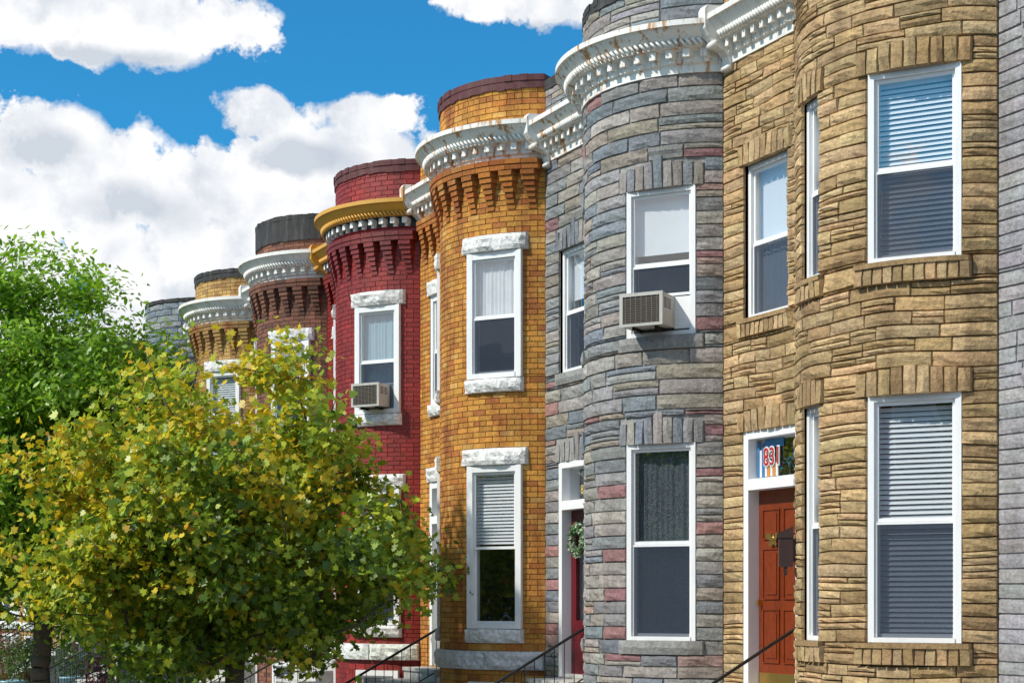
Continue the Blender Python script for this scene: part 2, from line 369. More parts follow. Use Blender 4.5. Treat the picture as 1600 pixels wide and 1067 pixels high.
def cornice(mb,t0,zt,mat,m2,m3,kind):
    zb=zt-.62*KC
    prof=[(.0,0),(.045,0),(.045,.10),(.075,.12),(.075,.26),(.20,.28),(.20,.35),(.235,.37),(.30,.45),(.33,.50),(.36,.50),(.36,.57),(.33,.58),(.02,.62)]
    prof=[(o,z*KC) for o,z in prof]
    ns=44; ss=[L1*i/ns for i in range(ns+1)]+[L1+LF*i/6 for i in range(1,7)]
    mats=[m3,m3,m3,m2,m2,mat,mat,mat,mat,mat,mat,mat,mat]
    for j in range(len(prof)-1):
        vs=[]
        for s in ss:
            for o,z in (prof[j],prof[j+1]):
                x,y=P(t0,s,o); vs.append((x,y,zb+z+EYE))
        mb.add(vs,[(2*i,2*i+2,2*i+3,2*i+1) for i in range(len(ss)-1)],mats[j],(1,1,1),False)
    wm=M_CORN if kind=='red' else mat
    s=.10
    while s<ST-.12:
        if abs(s-L1)>.14:
            pbox(mb,t0,s,s+.07,.07,.17,zb+.165*KC,zb+.272*KC,wm)
            pbox(mb,t0,s+.01,s+.06,.07,.12,zb+.115*KC,zb+.165*KC,wm)
        s+=.185
    s=.05
    while s<ST-.08:
        xa,ya=P(t0,s,.215); xb,yb=P(t0,s+.045,.245)
        mb.tube((xa,ya,zb+.285*KC+EYE),(xb,yb,zb+.365*KC+EYE),.018,.018,mat,5); s+=.062
def console(mb,t0,zt,mat,w=.13):
    zb=zt-.62*KC; pr=[(0,-.10),(.05,-.09),(.08,-.04),(.09,.05),(.15,.11),(.22,.13),(.27,.20),(.33,.25),(.385,.32),(.39,.52),(.36,.57),(.0,.59)]
    ya=t0+W-.21; yb=ya+w; vs=[(FX-o,ya,zb+z+EYE) for o,z in pr]+[(FX-o,yb,zb+z+EYE) for o,z in pr]; n=len(pr)
    mb.add(vs,[tuple(range(n)),tuple(range(2*n-1,n-1,-1))]+[(i,i+n,(i+1)%n+n,(i+1)%n) for i in range(n)],mat)
    mb.tube((FX-.26,ya-.012,zb+.16+EYE),(FX-.26,yb+.012,zb+.16+EYE),.04,.04,mat,12)
    mb.tube((FX-.07,ya-.01,zb-.06+EYE),(FX-.07,yb+.01,zb-.06+EYE),.032,.032,mat,12)

def house(i):
    c=CFG[i]; t0=T0+W*i; st=c['st']; rnd=random.Random(100+i); col=colf(c['k']); far=i>=7
    root=empty('formstone_row_house' if st else 'brick_row_house',(FX,t0+W/2,0))
    uz0,uz1,lz0,lz1=3.02,4.72,-.36,1.84
    if i==1: uz0,uz1,lz0,lz1=2.97,4.62,-.43,1.77
    if i==3: uz0,uz1,lz0,lz1=2.98,4.68,-.36,1.78
    sp=(lambda w: 2*R*asin(w/2/R))
    SF=R*(AM+radians(12.5 if i==0 else 40)); WF=.36 if i==0 else WB*.9
    wins=[(S_NEAR,WB,uz0,uz1,'nu'),(SF,WF,uz0,uz1,'fu'),(S_NEAR,WB,lz0,lz1,'nl'),(SF,WF,lz0,lz1,'fl'),(L1+.88,.80,uz0+.03,uz1,'flat')]
    if not st: wins+= [(S_NEAR,WB*.95,-1.75,-1.08,'base'),(SF,WB*.9,-1.75,-1.08,'base')]
    holes=[]; keep=[]
    for sc,w,z0,z1,sl in wins:
        ws=sp(w) if sc<L1 else w
        holes.append((sc-ws/2,sc+ws/2,z0,z1)); keep.append((sc-ws/2-.005,sc+ws/2+.005,z0,z1))
    DS=L1+.77; DW=1.04; dz0,dz1,dzt=-.98,1.84,1.18
    holes.append((DS-DW/2,DS+DW/2,dz0,dz1)); keep.append((DS-DW/2-.003,DS+DW/2+.003,dz0,dz1))
    walls=MB(); trim=MB(); win=MB()
    pt=c['pt']; 
    heads=[(sc,(sp(w) if sc<L1 else w),z0,z1,sl) for sc,w,z0,z1,sl in wins]+[(DS,DW,dz0,dz1,'door')]
    for sc,w,z0,z1,sl in heads:
        if sl=='base': continue
        a,b=sc-w/2,sc+w/2
        if st:
            hh=.22 if c['k']!='grey' else .30; ex=.10
            a2=max(a-ex,.02 if sc<L1 else L1+.02); b2=min(b+ex,(L1-.02) if sc<L1 else ST-.02)
            keep.append((a2,b2,z1,z1+hh)); n=9 if w>.5 else 6
            for q in range(n):
                u0=a2+(b2-a2)*q/n; u1=a2+(b2-a2)*(q+1)/n; mid=abs((q+.5)/n-.5)*2
                top=z1+hh+( .03-.05*mid if c['k']=='tan' else (.05 if q==n//2 else -.07*mid))
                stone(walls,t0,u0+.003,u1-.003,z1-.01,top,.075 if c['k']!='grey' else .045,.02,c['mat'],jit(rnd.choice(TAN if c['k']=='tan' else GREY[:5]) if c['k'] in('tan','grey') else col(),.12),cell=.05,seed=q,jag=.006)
            if sl!='door':
                if c['k']=='tan':
                    keep.append((a2,b2,z0-.2,z0))
                    pbox(walls,t0,a2+.01,b2-.01,0,.085,z0-.05,z0-.005,c['mat'],TAN[3],n=6)
                    for q in range(11 if w>.5 else 6):
                        nn=11 if w>.5 else 6
                        u0=a2+(b2-a2)*q/nn; u1=a2+(b2-a2)*(q+1)/nn
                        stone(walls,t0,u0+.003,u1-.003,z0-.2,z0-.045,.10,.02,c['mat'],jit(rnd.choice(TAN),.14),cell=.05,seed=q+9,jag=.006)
                else:
                    keep.append((a2,b2,z0-.16,z0)); stone(walls,t0,a2,b2,z0-.16,z0,.06,.006,c['mat'],col() if c['k']!='grey' else (.29,.29,.28),cell=.08,jag=.002)
        else:
            ex=.08; a2=max(a-ex,.03 if sc<L1 else L1+.03); b2=min(b+ex,(L1-.03) if sc<L1 else ST-.03)
            hh=.24; keep.append((a2,b2,z1,z1+hh)); stone(trim,t0,a2,b2,z1+.002,z1+hh-.004,.075,.03,M_MARBLE,(.78,.77,.75),cell=.055,nz=6,freq=(9,9,11),jag=.009,edge=.01)
            if sl!='door':
                a3=max(a-.02,0);b3=b+.02; keep.append((a3,b3,z0-.2,z0)); stone(trim,t0,a3,b3,z0-.198,z0-.004,.085,.03,M_MARBLE,(.78,.77,.75),cell=.055,nz=6,freq=(9,9,11),jag=.009,edge=.01)
    if not st:
        for a,b in ((0,L1),(L1,DS-DW/2)):
            n=max(1,int((b-a)/.8))
            for q in range(n):
                stone(trim,t0,a+(b-a)*q/n+.003,a+(b-a)*(q+1)/n-.003,-.92,-.66,.09,.035,M_MARBLE,jit((.74,.73,.71),.06),cell=.07,nz=6,freq=(9,9,11),jag=.01,edge=.01)
        keep.append((0,DS-DW/2,-.92,-.66))
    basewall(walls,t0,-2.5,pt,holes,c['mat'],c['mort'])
    top=pt-.02; ct=c.get('ct',6.4)
    ctop=ct-.62*KC
    if c.get('corn'): keep.append((0,ST,ctop+.02,ct-.06))
    if st:
        zlo=-2.4
        for z0,z1 in courses(zlo,top,keep,c['hc']):
            segs=[(0,L1),(L1,ST)]; zm=(z0+z1)/2
            for k in keep:
                if k[2]<zm<k[3]: segs=sub_int(segs,k[0],k[1])
            for a,b in segs:
                s=a
                while s<b-1e-4:
                    l=rnd.uniform(*c['l'])*(1.6 if far else 1); e=s+l
                    if b-e<.16: e=b
                    if c['k']=='tan':
                        d=.028+rnd.random()*.020
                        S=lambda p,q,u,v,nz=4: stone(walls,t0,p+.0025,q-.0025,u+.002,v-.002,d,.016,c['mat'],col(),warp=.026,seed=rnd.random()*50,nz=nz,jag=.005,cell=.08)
                        if rnd.random()<.30 and not far:
                            zz=z0+(z1-z0)*rnd.uniform(.38,.62)
                            m1=s+(e-s)*rnd.uniform(.3,.7) if e-s>.4 and rnd.random()<.5 else None
                            S(s,e,z0,zz)
                            if m1: S(s,m1,zz,z1); S(m1,e,zz,z1)
                            else: S(s,e,zz,z1)
                        else: S(s,e,z0,z1,5)
                    else:
                        g=.005; lav=c['k']=='lav'
                        d=(.022+rnd.random()*.010) if not lav else .018
                        if c['k']=='grey' and rnd.random()<.20 and not far:
                            zz=z0+(z1-z0)*rnd.choice([.4,.5,.6])
                            for p,q in ((z0,zz),(zz,z1)): stone(walls,t0,s+g,e-g,p+g*.6,q-g*.6,d,.012,c['mat'],col(),warp=.010,seed=rnd.random()*50,jag=.005,cell=.09)
                        else: stone(walls,t0,s+g,e-g,z0+g*.8,z1-g*.8,d,.018 if not lav else .008,c['mat'],col(),warp=.010,seed=rnd.random()*50,nz=5,freq=(5,5,14),jag=.007 if not lav else .003,cell=.09)
                    s=e
    else:
        row=0
        for z0,z1 in courses(-2.4,top,keep,.073 if not far else .12):
            segs=[(0,L1),(L1,ST)]; zm=(z0+z1)/2; row+=1
            for k in keep:
                if k[2]<zm<k[3]: segs=sub_int(segs,k[0],k[1])
            for a,b in segs:
                hd=(row%6==0); bl=(.105 if hd else .213)*(1.8 if far else 1); s=a-(bl/2 if row%2 else 0)
                while s<b-1e-4:
                    u0=max(s,a); u1=min(s+bl,b)
                    if b-u1<.03: u1=b
                    if u1-u0>.02: pbox(walls,t0,u0+.004,u1-.004,-.003,.008+rnd.random()*.004,z0+.004,z1-.004,c['mat'],col(),inset=.002)
                    s+=bl
                    if u1==b: break
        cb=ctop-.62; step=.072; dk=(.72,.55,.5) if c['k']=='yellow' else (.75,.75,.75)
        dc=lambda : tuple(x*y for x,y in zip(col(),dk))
        for seg0,seg1,n in ((0.02,L1-.02,11),(L1+.06,ST-.1,5)):
            for q in range(n):
                sc=seg0+(seg1-seg0)*(q+.5)/n
                for k in range(7):
                    w=.055 if k<3 else (.07 if k<5 else .088)
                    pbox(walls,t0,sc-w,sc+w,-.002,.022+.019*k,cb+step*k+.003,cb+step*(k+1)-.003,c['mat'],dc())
            n2=int((seg1-seg0)/.21)
            for k in (7,8):
                for q in range(n2):
                    u0=seg0+(seg1-seg0)*q/n2; u1=seg0+(seg1-seg0)*(q+1)/n2
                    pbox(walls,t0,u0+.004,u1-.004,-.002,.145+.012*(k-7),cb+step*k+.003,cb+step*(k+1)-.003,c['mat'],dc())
    ss=[L1*q/30 for q in range(31)]+[ST]
    co=c.get('cop',M_TAR)
    for a,b in zip(ss[:-1],ss[1:]):
        w0=rnd.uniform(-.006,.006)
        pbox(trim,t0,a,b,-.3,.040+w0,pt-.02,pt+.06+w0,co)
        pbox(trim,t0,a,b,-.27,-.25,5.9,pt-.022,M_TAR)
    if c['k'] in('brown','grey','tan') :
        for a,b in zip(ss[:-1],ss[1:]): pbox(trim,t0,a,b,-.01,.038,pt-(.40 if c['k']=='brown' else .08)+rnd.uniform(-.01,.01),pt-.022,M_TAR)
    if c['k'] in('yellow','red','yellow2'):
        for a,b in zip(ss[:-1],ss[1:]): pbox(trim,t0,a,b,-.01,.03,pt-.12+rnd.uniform(-.015,.01),pt-.022,co)
    walls.obj('walls',root)
    if c.get('corn'):
        cm=MB()
        if c['k']=='red': cornice(cm,t0,ct,M_OCHRE,M_DKGREEN,M_REDP,'red')
        else: cornice(cm,t0,ct,c['corn'],c['corn'],c['corn'],'w')
        console(cm,t0,ct+.02,M_OCHRE if c['k']=='red' else c['corn'])
        cm.obj('cornice',root)
    trim.obj('stone_trim_and_coping',root)
    yf=.035 if st else -.005; cw=.055 if st else .085
    STY={0:dict(nu=('blind','blind',1),nl=('blind','blind',1),flat=('shade','curtain',1)),
         1:dict(nu=('shade','dark',.85),nl=('lace','lace',1),flat=('shade','dark',.8)),
         2:dict(nu=('curtain','dark',1),nl=('blind','dark',.95),flat=('curtain','parted',1)),
         3:dict(nu=('curtainb','curtainb',1),nl=('blind','dark',.6),flat=('curtain','dark',.6))}
    for sc,w,z0,z1,sl in wins:
        s3=STY.get(i,{}).get(sl,rnd.choice([('shade','dark',.8),('curtain','parted',1),('blind','dark',1)]))
        if sl=='base': window(win,frame(t0,sc),w,z0,z1,yf=yf,cw=cw,up='blind',low='dark',screen=False,upcov=.7)
        else: window(win,frame(t0,sc),w,z0,z1,yf=yf,cw=cw,up=s3[0],low=s3[1],upcov=s3[2],screen=(i!=2 or sl!='nl'))
    win.obj('windows',root)
    dm=MB(); MD=frame(t0,DS); door(dm,MD,DW,dz0,dz1,dzt,{0:'wood',1:'red',3:'wood'}.get(i,'white' if i!=5 else 'red'))
    dm.obj('front_door',root)
    bd=MB()
    bd.box(FX+1.3,FX+13,t0+.01,t0+W-.01,0,EYE+6.0,M_BRICKB,col=(.25,.12,.08))
    pts=[P(t0,s,-.26) for s in ss]; yA=t0+.02;yB=t0+W-.02
    bd.quad([(x,y,EYE+6.05) for x,y in pts]+[(FX+13,yB,EYE+6.05),(FX+13,yA,EYE+6.05)],M_TAR)
    bd.box(FX+.32,FX+13,t0-.11,t0+.11,0,EYE+6.45,M_BRICKB,col=(.22,.12,.09))
    bd.box(FX+.28,FX+13.02,t0-.14,t0+.14,EYE+6.45,EYE+6.52,M_TAR)
    bd.obj('roof_and_party_walls',root)
    sb=MB(); ya=t0+2*RS+.16; yb=ya+1.2; zf=EYE+dz0-.02; n=7; rise=zf/8; run=.30
    sb.box(FX-.42,FX-.004,ya,yb,0.0,zf,M_STEP); 
    sb.box(FX-.45,FX-.42,ya-.02,yb+.02,zf-.05,zf+.0,M_STEP)
    for k in range(n):
        xx=FX-.45-run*k; z=zf-rise*(k+1); sb.box(xx-run,xx-.001,ya+.001,yb-.001,0,z-.04,M_STEP); sb.box(xx-run-.03,xx-.001,ya-.02,yb+.02,z-.039,z,M_STEP)
    sb.obj('stoop_steps',root)
    rb=MB()
    for yy in ([ya+.03] if i<4 else [ya+.03,yb-.03]):
        A=Vector((FX-.10,yy,zf+.74)); Bp=Vector((FX-.45-run*7-.05,yy,rise+.62)); 
        B0=Vector((FX-.10,yy,zf+.12)); B1=Vector((FX-.45-run*7-.05,yy,rise*.5+.10))
        rb.tube(A,Bp,.019,.019,M_IRON,8); rb.tube(B0,B1,.010,.010,M_IRON,6)
        rb.tube((A.x,yy,zf),(A.x,yy,zf+.78),.014,.014,M_IRON,6); rb.tube((Bp.x,yy,0),(Bp.x,yy,Bp.z+.03),.016,.016,M_IRON,6)
        if i!=0:
            for k in range(1,18):
                u=A.lerp(Bp,k/18); l=B0.lerp(B1,k/18)
                rb.tube(l,u,.006,.006,M_IRON,5)
                if i==1 and k%3==1:
                    pr=None
                    for q in range(14):
                        an=q*.55; rr=.055*(1-q/18); cpt=Vector((u.x+rr*cos(an),yy+.008,u.z-.11+rr*sin(an)))
                        if pr: rb.tube(pr,cpt,.005,.005,M_IRON,4)
                        pr=cpt
        else:
            mid=A.lerp(Bp,.5); rb.tube((mid.x,yy,zf-rise*3),(mid.x,yy,mid.z),.012,.012,M_IRON,6)
    rb.obj('stoop_handrail',root)
    if i==0:
        tb=MB(); x0=-DW/2+.09; tz0,tz1=dzt+.14,dz1-.09
        tb.box(x0+.02,x0+.06,.085,.095,tz0+.02,tz1-.02,M_GLBLUE,MD); tb.box(x0+.065,x0+.105,.085,.095,tz0+.02,tz1-.12,M_GLWHITE,MD)
        tb.box(x0+.11,x0+.15,.085,.095,tz0+.02,tz1-.05,M_GLBLUE,MD)
        for q in range(5): tb.box(x0+.16+.05*q,x0+.20+.05*q,.085,.095,tz0+.02,tz0+.16+.02*(q%2),M_GLORG if q%2 else M_GLWHITE,MD)
        tb.box(x0+.16,x0+.5,.086,.094,tz1-.1,tz1-.01,M_GLBLUE,MD)
        tb.obj('stained_glass_transom',root)
        text_obj('831',.27,MD@Matrix.Translation((x0+.15,.075,tz0+.14)),M_GLWHITE,'number_outline',root,.002,.016,.8)
        text_obj('831',.27,MD@Matrix.Translation((x0+.15,.068,tz0+.14)),M_GLRED,'house_number',root,.002,0,.8)
        bf=MB(); cx,cz=-.12,.66; y=.095
        for sg in (-1,1):
            for pts in ([(0,0),(.05,.07),(.10,.08),(.11,.03),(.06,-.005)],[(0,0),(.06,-.01),(.075,-.05),(.04,-.07),(.01,-.04)]):
                bf.quad([(cx+sg*a,y-.25*abs(a),cz+b) for a,b in pts],M_BRASS,MD)
        bf.tube(tuple(MD@Vector((cx,y-.005,cz-.05))),tuple(MD@Vector((cx,y-.005,cz+.06))),.008,.005,M_BRASS,6)
        bf.obj('butterfly_ornament',root)
    if i==1:
        text_obj('829',.17,MD@Matrix.Translation((-.10,.085,dzt+.22)),M_GOLDT,'house_number',root,.003,0,.9)
    return root
NH=13
for i in range(-1,NH): house(i)
def ac_unit(t0,zb,dx):
    M=frame(t0,S_NEAR); mb=MB(); w,h,d=.50,.36,.36; x0=dx-w/2; x1=dx+w/2; yo=-d+.05
    B=lambda a,b,c,e,f,g,m: mb.box(a,b,c,e,f,g,m,M)
    B(x0,x1,yo+.02,.10,zb+.01,zb+h,M_ACW)
    B(x0-.008,x1+.008,yo,yo+.02,zb,zb+.03,M_ACW); B(x0-.008,x1+.008,yo,yo+.02,zb+h-.03,zb+h+.008,M_ACW)
    B(x0-.008,x0+.03,yo,yo+.02,zb+.03,zb+h-.03,M_ACW); B(x1-.03,x1+.008,yo,yo+.02,zb+.03,zb+h-.03,M_ACW)
    B(x0+.03,x1-.03,yo+.014,yo+.02,zb+.03,zb+h-.03,M_ACD)
    for k in range(14): 
        z=zb+.04+k*(h-.08)/14; B(x0+.03,x1-.03,yo+.003,yo+.013,z,z+.007,M_ACG)
    for k in range(7):
        x=x0+.06+k*(w-.12)/6; B(x,x+.006,yo+.0,yo+.012,zb+.03,zb+h-.03,M_ACG)
    for k in range(6):
        z=zb+.20+k*.02
        for yy in (yo+.06,yo+.17): B(x1,x1+.003,yy,yy+.09,z,z+.009,M_ACD)
    B(-WB/2+.06,x0,.06,.075,zb,zb+h,M_WHITE); B(x1,WB/2-.06,.06,.075,zb,zb+h,M_WHITE)
    B(-WB/2+.06,WB/2-.06,.050,.082,zb+h+.009,zb+h+.04,M_WHITE)
    B(x0+.1,x0+.13,yo+.1,.02,zb-.03,zb+.008,M_IRON); B(x1-.13,x1-.1,yo+.1,.02,zb-.03,zb+.008,M_IRON)
    mb.obj('window_air_conditioner')
ac_unit(T0+W,3.04,-.09); ac_unit(T0+3*W,3.06,-.02)
def mailbox():
    s=R*(AM+radians(33)); M=frame(T0,s); mb=MB(); z0,z1=.34,.66
    mb.box(-.09,.09,-.19,-.055,z0,z1,M_BROWN,M)
    vs=[(-.10,-.21,z1),(.10,-.21,z1),(.10,-.055,z1+.07),(-.10,-.055,z1+.07),(-.10,-.21,z1-.04),(.10,-.21,z1-.04),(.10,-.055,z1-.04),(-.10,-.055,z1-.04)]
    mb.add([tuple(M@Vector(v)) for v in vs],[(0,1,2,3),(0,4,5,1),(1,5,6,2),(3,7,4,0),(2,6,7,3)],M_BROWN)
    mb.box(-.012,.012,-.22,-.21,z1-.03,z1-.0,M_BRASS,M); mb.box(-.07,.07,-.065,-.0,z0+.05,z1-.05,M_BROWN,M)
    mb.tube(tuple(M@Vector((-.08,-.13,z0-.07))),tuple(M@Vector((.08,-.13,z0-.07))),.008,.008,M_BROWN,6)
    mb.box(-.08,-.07,-.14,-.11,z0-.08,z0,M_BROWN,M); mb.box(.07,.08,-.14,-.11,z0-.08,z0,M_BROWN,M)
    mb.obj('mailbox')
mailbox()
# ---- flat-fronted row houses on the other side of the street
OX=-8.3
def opposite(k,y0,colr,w=4.6,h=8.6):
    root=empty('brick_row_house',(OX,y0+w/2,0)); mb=MB(); wn=MB()
    # local frame: viewer looks toward -X ; right is +Y
    M=Matrix(((0,-1,0,OX),(1,0,0,y0+w/2),(0,0,1,0),(0,0,0,1)))
    ops=[(-1.35,.95,1.5,3.6),(-1.35,.95,5.0,6.8),(.95,.95,5.0,6.8),(.95,1.0,1.0,3.6)]
    xs=sorted({-w/2,w/2}|{o[0]+s*o[1]/2 for o in ops for s in(-1,1)}); zs=sorted({0,h}|{o[2] for o in ops}|{o[3] for o in ops})
    for a,b in zip(xs[:-1],xs[1:]):
        for c,d in zip(zs[:-1],zs[1:]):
            if any(abs((a+b)/2-o[0])<o[1]/2 and o[2]<(c+d)/2<o[3] for o in ops): continue
            mb.quad([(a,0,c),(b,0,c),(b,0,d),(a,0,d)],M_BRICKB,M,colr)
    mb.box(-w/2+.005,w/2-.005,.9,9,0,h-.3,M_BRICKB,M,colr); mb.box(-w/2+.003,w/2-.003,0.002,.9,h-.32,h-.02,M_TAR,M)
    for s in (-1,1): mb.box(s*(w/2-.03)-.02,s*(w/2-.03)+.02,.003,.9,0,h-.33,M_BRICKB,M,colr)
    mb.box(-w/2+.01,w/2-.01,-.30,-.002,h-.25,h,M_CORN,M); mb.box(-w/2+.01,w/2-.01,-.12,-.003,h-.6,h-.252,M_CORN,M)
    for q in range(14): mb.box(-w/2+.15+q*.32,-w/2+.25+q*.32,-.24,-.121,h-.42,h-.253,M_CORN,M)
    for o in ops:
        mb.box(o[0]-o[1]/2-.1,o[0]+o[1]/2+.1,-.06,-.001,o[3],o[3]+.25,M_MARBLE,M,(.7,.7,.68)); mb.box(o[0]-o[1]/2-.06,o[0]+o[1]/2+.06,-.09,-.001,o[2]-.16,o[2],M_MARBLE,M,(.7,.7,.68))
    mb.obj('walls',root)
    for o in ops[:3]: window(wn,M@Matrix.Translation((o[0],0,0)),o[1],o[2],o[3],yf=.02,cw=.07,up='curtain',low='dark',screen=False)
    wn.obj('windows',root); d=MB(); door(d,M@Matrix.Translation((.95,0,0)),1.0,1.0,3.6,3.0,'white'); d.obj('front_door',root)
    s=MB()
    for q in range(5): s.box(.4,1.5,-.35*(q+1)-.002,-.35*q-.003 if q else -.003,0,1.0-.2*q,M_STEP,M)
    s.obj('stoop_steps',root)
for k,cl in enumerate([(.26,.10,.07),(.42,.30,.16),(.30,.06,.05),(.24,.10,.07),(.40,.20,.13),(.34,.09,.07),(.30,.11,.08),(.38,.27,.16),(.25,.09,.06)]):
    opposite(k,-8+4.6*k,cl)
# ------------------------------------------------------------------ leaves
MAPLE=np.array([(0,-.10),(.14,-.38),(.30,-.22),(.52,-.12),(.36,.04),(.50,.34),(.24,.26),(.20,.36),(0,.62),(-.20,.36),(-.24,.26),(-.50,.34),(-.36,.04),(-.52,-.12),(-.30,-.22),(-.14,-.38)])
OVAL=np.array([(0,-.5),(.2,-.15),(.18,.2),(0,.55),(-.18,.2),(-.2,-.15)])
def leaf_arrays(pos,size,nrm,shape):
    n=len(pos)
    nrm=nrm/np.linalg.norm(nrm,axis=1,keepdims=True)
    r=np.random.normal(size=(n,3)); e1=np.cross(nrm,r); e1/=np.linalg.norm(e1,axis=1,keepdims=True); e2=np.cross(nrm,e1)
    a=shape[:,0][None,:,None]; b=shape[:,1][None,:,None]; s=size[:,None,None]
    fold=np.random.uniform(.0,.45,(n,1,1)); curl=np.random.uniform(-.3,.5,(n,1,1))
    v=pos[:,None,:]+s*(a*e1[:,None,:]+b*e2[:,None,:]+(np.abs(a)*fold+b*b*curl)*nrm[:,None,:])
    return v.reshape(-1,3)
def leaf_object(name,pos,size,nrm,col,shape,parent):
    v=leaf_arrays(pos,size,nrm,shape); n=len(pos); k=len(shape)
    me=bpy.data.meshes.new(name); me.vertices.add(n*k); me.vertices.foreach_set('co',v.astype(np.float32).ravel())
    me.loops.add(n*k); me.loops.foreach_set('vertex_index',np.arange(n*k,dtype=np.int32))
    me.polygons.add(n); me.polygons.foreach_set('loop_start',np.arange(0,n*k,k,dtype=np.int32))
    try: me.polygons.foreach_set('loop_total',np.full(n,k,dtype=np.int32))
    except Exception: pass
    me.update(calc_edges=True); me.validate()
    at=me.color_attributes.new('Col','FLOAT_COLOR','POINT'); c=np.ones((n*k,4),dtype=np.float32); c[:,:3]=np.repeat(col,k,axis=0); at.data.foreach_set('color',c.ravel())
    me.materials.append(M_LEAF); o=bpy.data.objects.new(name,me); scene.collection.objects.link(o)
    if parent: o.parent=parent; o.matrix_parent_inverse=parent.matrix_world.inverted()
    return o
def tree(name,base,zc,rx,rup,rdn,ntip,per,lsize,shape,colfn,trunk_h,seed,trunk_r=.12,sig=.26,pw=.45,fr=2.1,va=.42,vm=.86):
    rs=np.random.RandomState(seed); root=empty(name,base); bx,by,_=base
    tips=[]
    while len(tips)<ntip:
        d=rs.normal(size=3); d/=np.linalg.norm(d); q=rs.random_sample()**pw
        m=vm+va*noise.noise(Vector((d[0]*fr+seed,d[1]*fr,d[2]*fr)))
        r=rup if d[2]>0 else rdn
        p=np.array([bx+d[0]*rx*q*m,by+d[1]*rx*q*m,zc+d[2]*r*q*m])
        tips.append(p)
    nodes=[np.array([bx,by,0.0])]; par=[-1]
    for k in range(1,9):
        z=trunk_h*k/8 if k<6 else trunk_h*k/8+(k-5)*(rup*.22)
        nodes.append(np.array([bx+.05*sin(k*1.3),by+.06*cos(k*.9),z])); par.append(k-1)
    tips.sort(key=lambda p:(p[0]-bx)**2+(p[1]-by)**2+(p[2]-trunk_h)**2)
    tipidx=[]
    for p in tips:
        A=np.array(nodes[3:]); d=np.linalg.norm(A-p,axis=1)+ .9*np.maximum(0,A[:,2]-p[2])
        j=int(np.argmin(d))+3; q=nodes[j]; L=np.linalg.norm(p-q); last=j; ns=max(1,int(L/.35))
        for k in range(1,ns+1):
            f=k/ns; m=q+(p-q)*f; m=m+rs.normal(size=3)*.04*(k<ns); m[2]+= .10*L*sin(pi*f)
            nodes.append(m); par.append(last); last=len(nodes)-1
        tipidx.append(last)
    cnt=np.zeros(len(nodes)); 
    for t in tipidx: cnt[t]+=1
    for k in range(len(nodes)-1,0,-1): cnt[par[k]]+=cnt[k]
    rad=trunk_r*np.sqrt(np.maximum(cnt,.5)/ntip); rad=np.maximum(rad,.006)
    mb=MB()
    for k in range(1,len(nodes)):
        mb.tube(nodes[par[k]],nodes[k],min(rad[par[k]],rad[k]*1.5),rad[k],M_BARK,7 if rad[k]>.03 else 4)
    mb.obj('trunk_and_branches',root)
    P3=[];C=[]
    cen=np.array([bx,by,zc])
    for t in tipidx:
        n=int(per*rs.uniform(.3,1.6)); c0=nodes[t]; c1=nodes[par[t]]
        f=rs.random_sample((n,1))*.9; p=c0*(1-f)+c1*f+rs.normal(size=(n,3))*sig*np.array([1,1,.75]); P3.append(p)
        C.append(np.repeat(rs.random_sample((1,)),n))
    pos=np.concatenate(P3); cl=np.concatenate(C)
    nrm=rs.normal(size=pos.shape)*.75+np.array([-.25,0,.55])+(pos-cen)*.18
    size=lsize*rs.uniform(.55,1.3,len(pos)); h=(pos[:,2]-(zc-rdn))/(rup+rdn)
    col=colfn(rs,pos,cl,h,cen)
    leaf_object('leaves',pos,size,nrm,col,shape,root); return root
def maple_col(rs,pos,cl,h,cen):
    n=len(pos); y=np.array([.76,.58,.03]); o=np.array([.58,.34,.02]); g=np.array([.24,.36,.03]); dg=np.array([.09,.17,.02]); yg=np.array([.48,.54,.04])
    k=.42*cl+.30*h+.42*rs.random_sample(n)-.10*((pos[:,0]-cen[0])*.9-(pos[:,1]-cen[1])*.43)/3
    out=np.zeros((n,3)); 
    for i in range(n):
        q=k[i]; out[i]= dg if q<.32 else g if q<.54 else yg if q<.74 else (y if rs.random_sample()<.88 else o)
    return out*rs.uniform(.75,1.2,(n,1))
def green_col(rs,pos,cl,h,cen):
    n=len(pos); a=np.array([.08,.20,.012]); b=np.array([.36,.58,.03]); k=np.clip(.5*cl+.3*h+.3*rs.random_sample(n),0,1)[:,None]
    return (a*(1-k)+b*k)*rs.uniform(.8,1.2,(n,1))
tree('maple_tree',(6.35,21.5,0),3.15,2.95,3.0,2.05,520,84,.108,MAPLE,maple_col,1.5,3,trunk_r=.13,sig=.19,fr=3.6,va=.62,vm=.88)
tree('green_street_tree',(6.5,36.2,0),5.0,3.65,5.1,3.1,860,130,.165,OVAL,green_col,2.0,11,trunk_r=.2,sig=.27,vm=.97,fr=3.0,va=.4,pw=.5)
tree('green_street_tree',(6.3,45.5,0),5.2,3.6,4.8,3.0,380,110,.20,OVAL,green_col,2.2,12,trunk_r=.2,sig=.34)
tree('green_street_tree',(-6.0,12.4,0),4.6,2.2,2.6,2.2,170,70,.20,OVAL,green_col,2.2,21,trunk_r=.13,sig=.28)
tree('green_street_tree',(-6.0,3.0,0),4.6,2.2,2.6,2.2,170,70,.20,OVAL,green_col,2.2,22,trunk_r=.13,sig=.28)
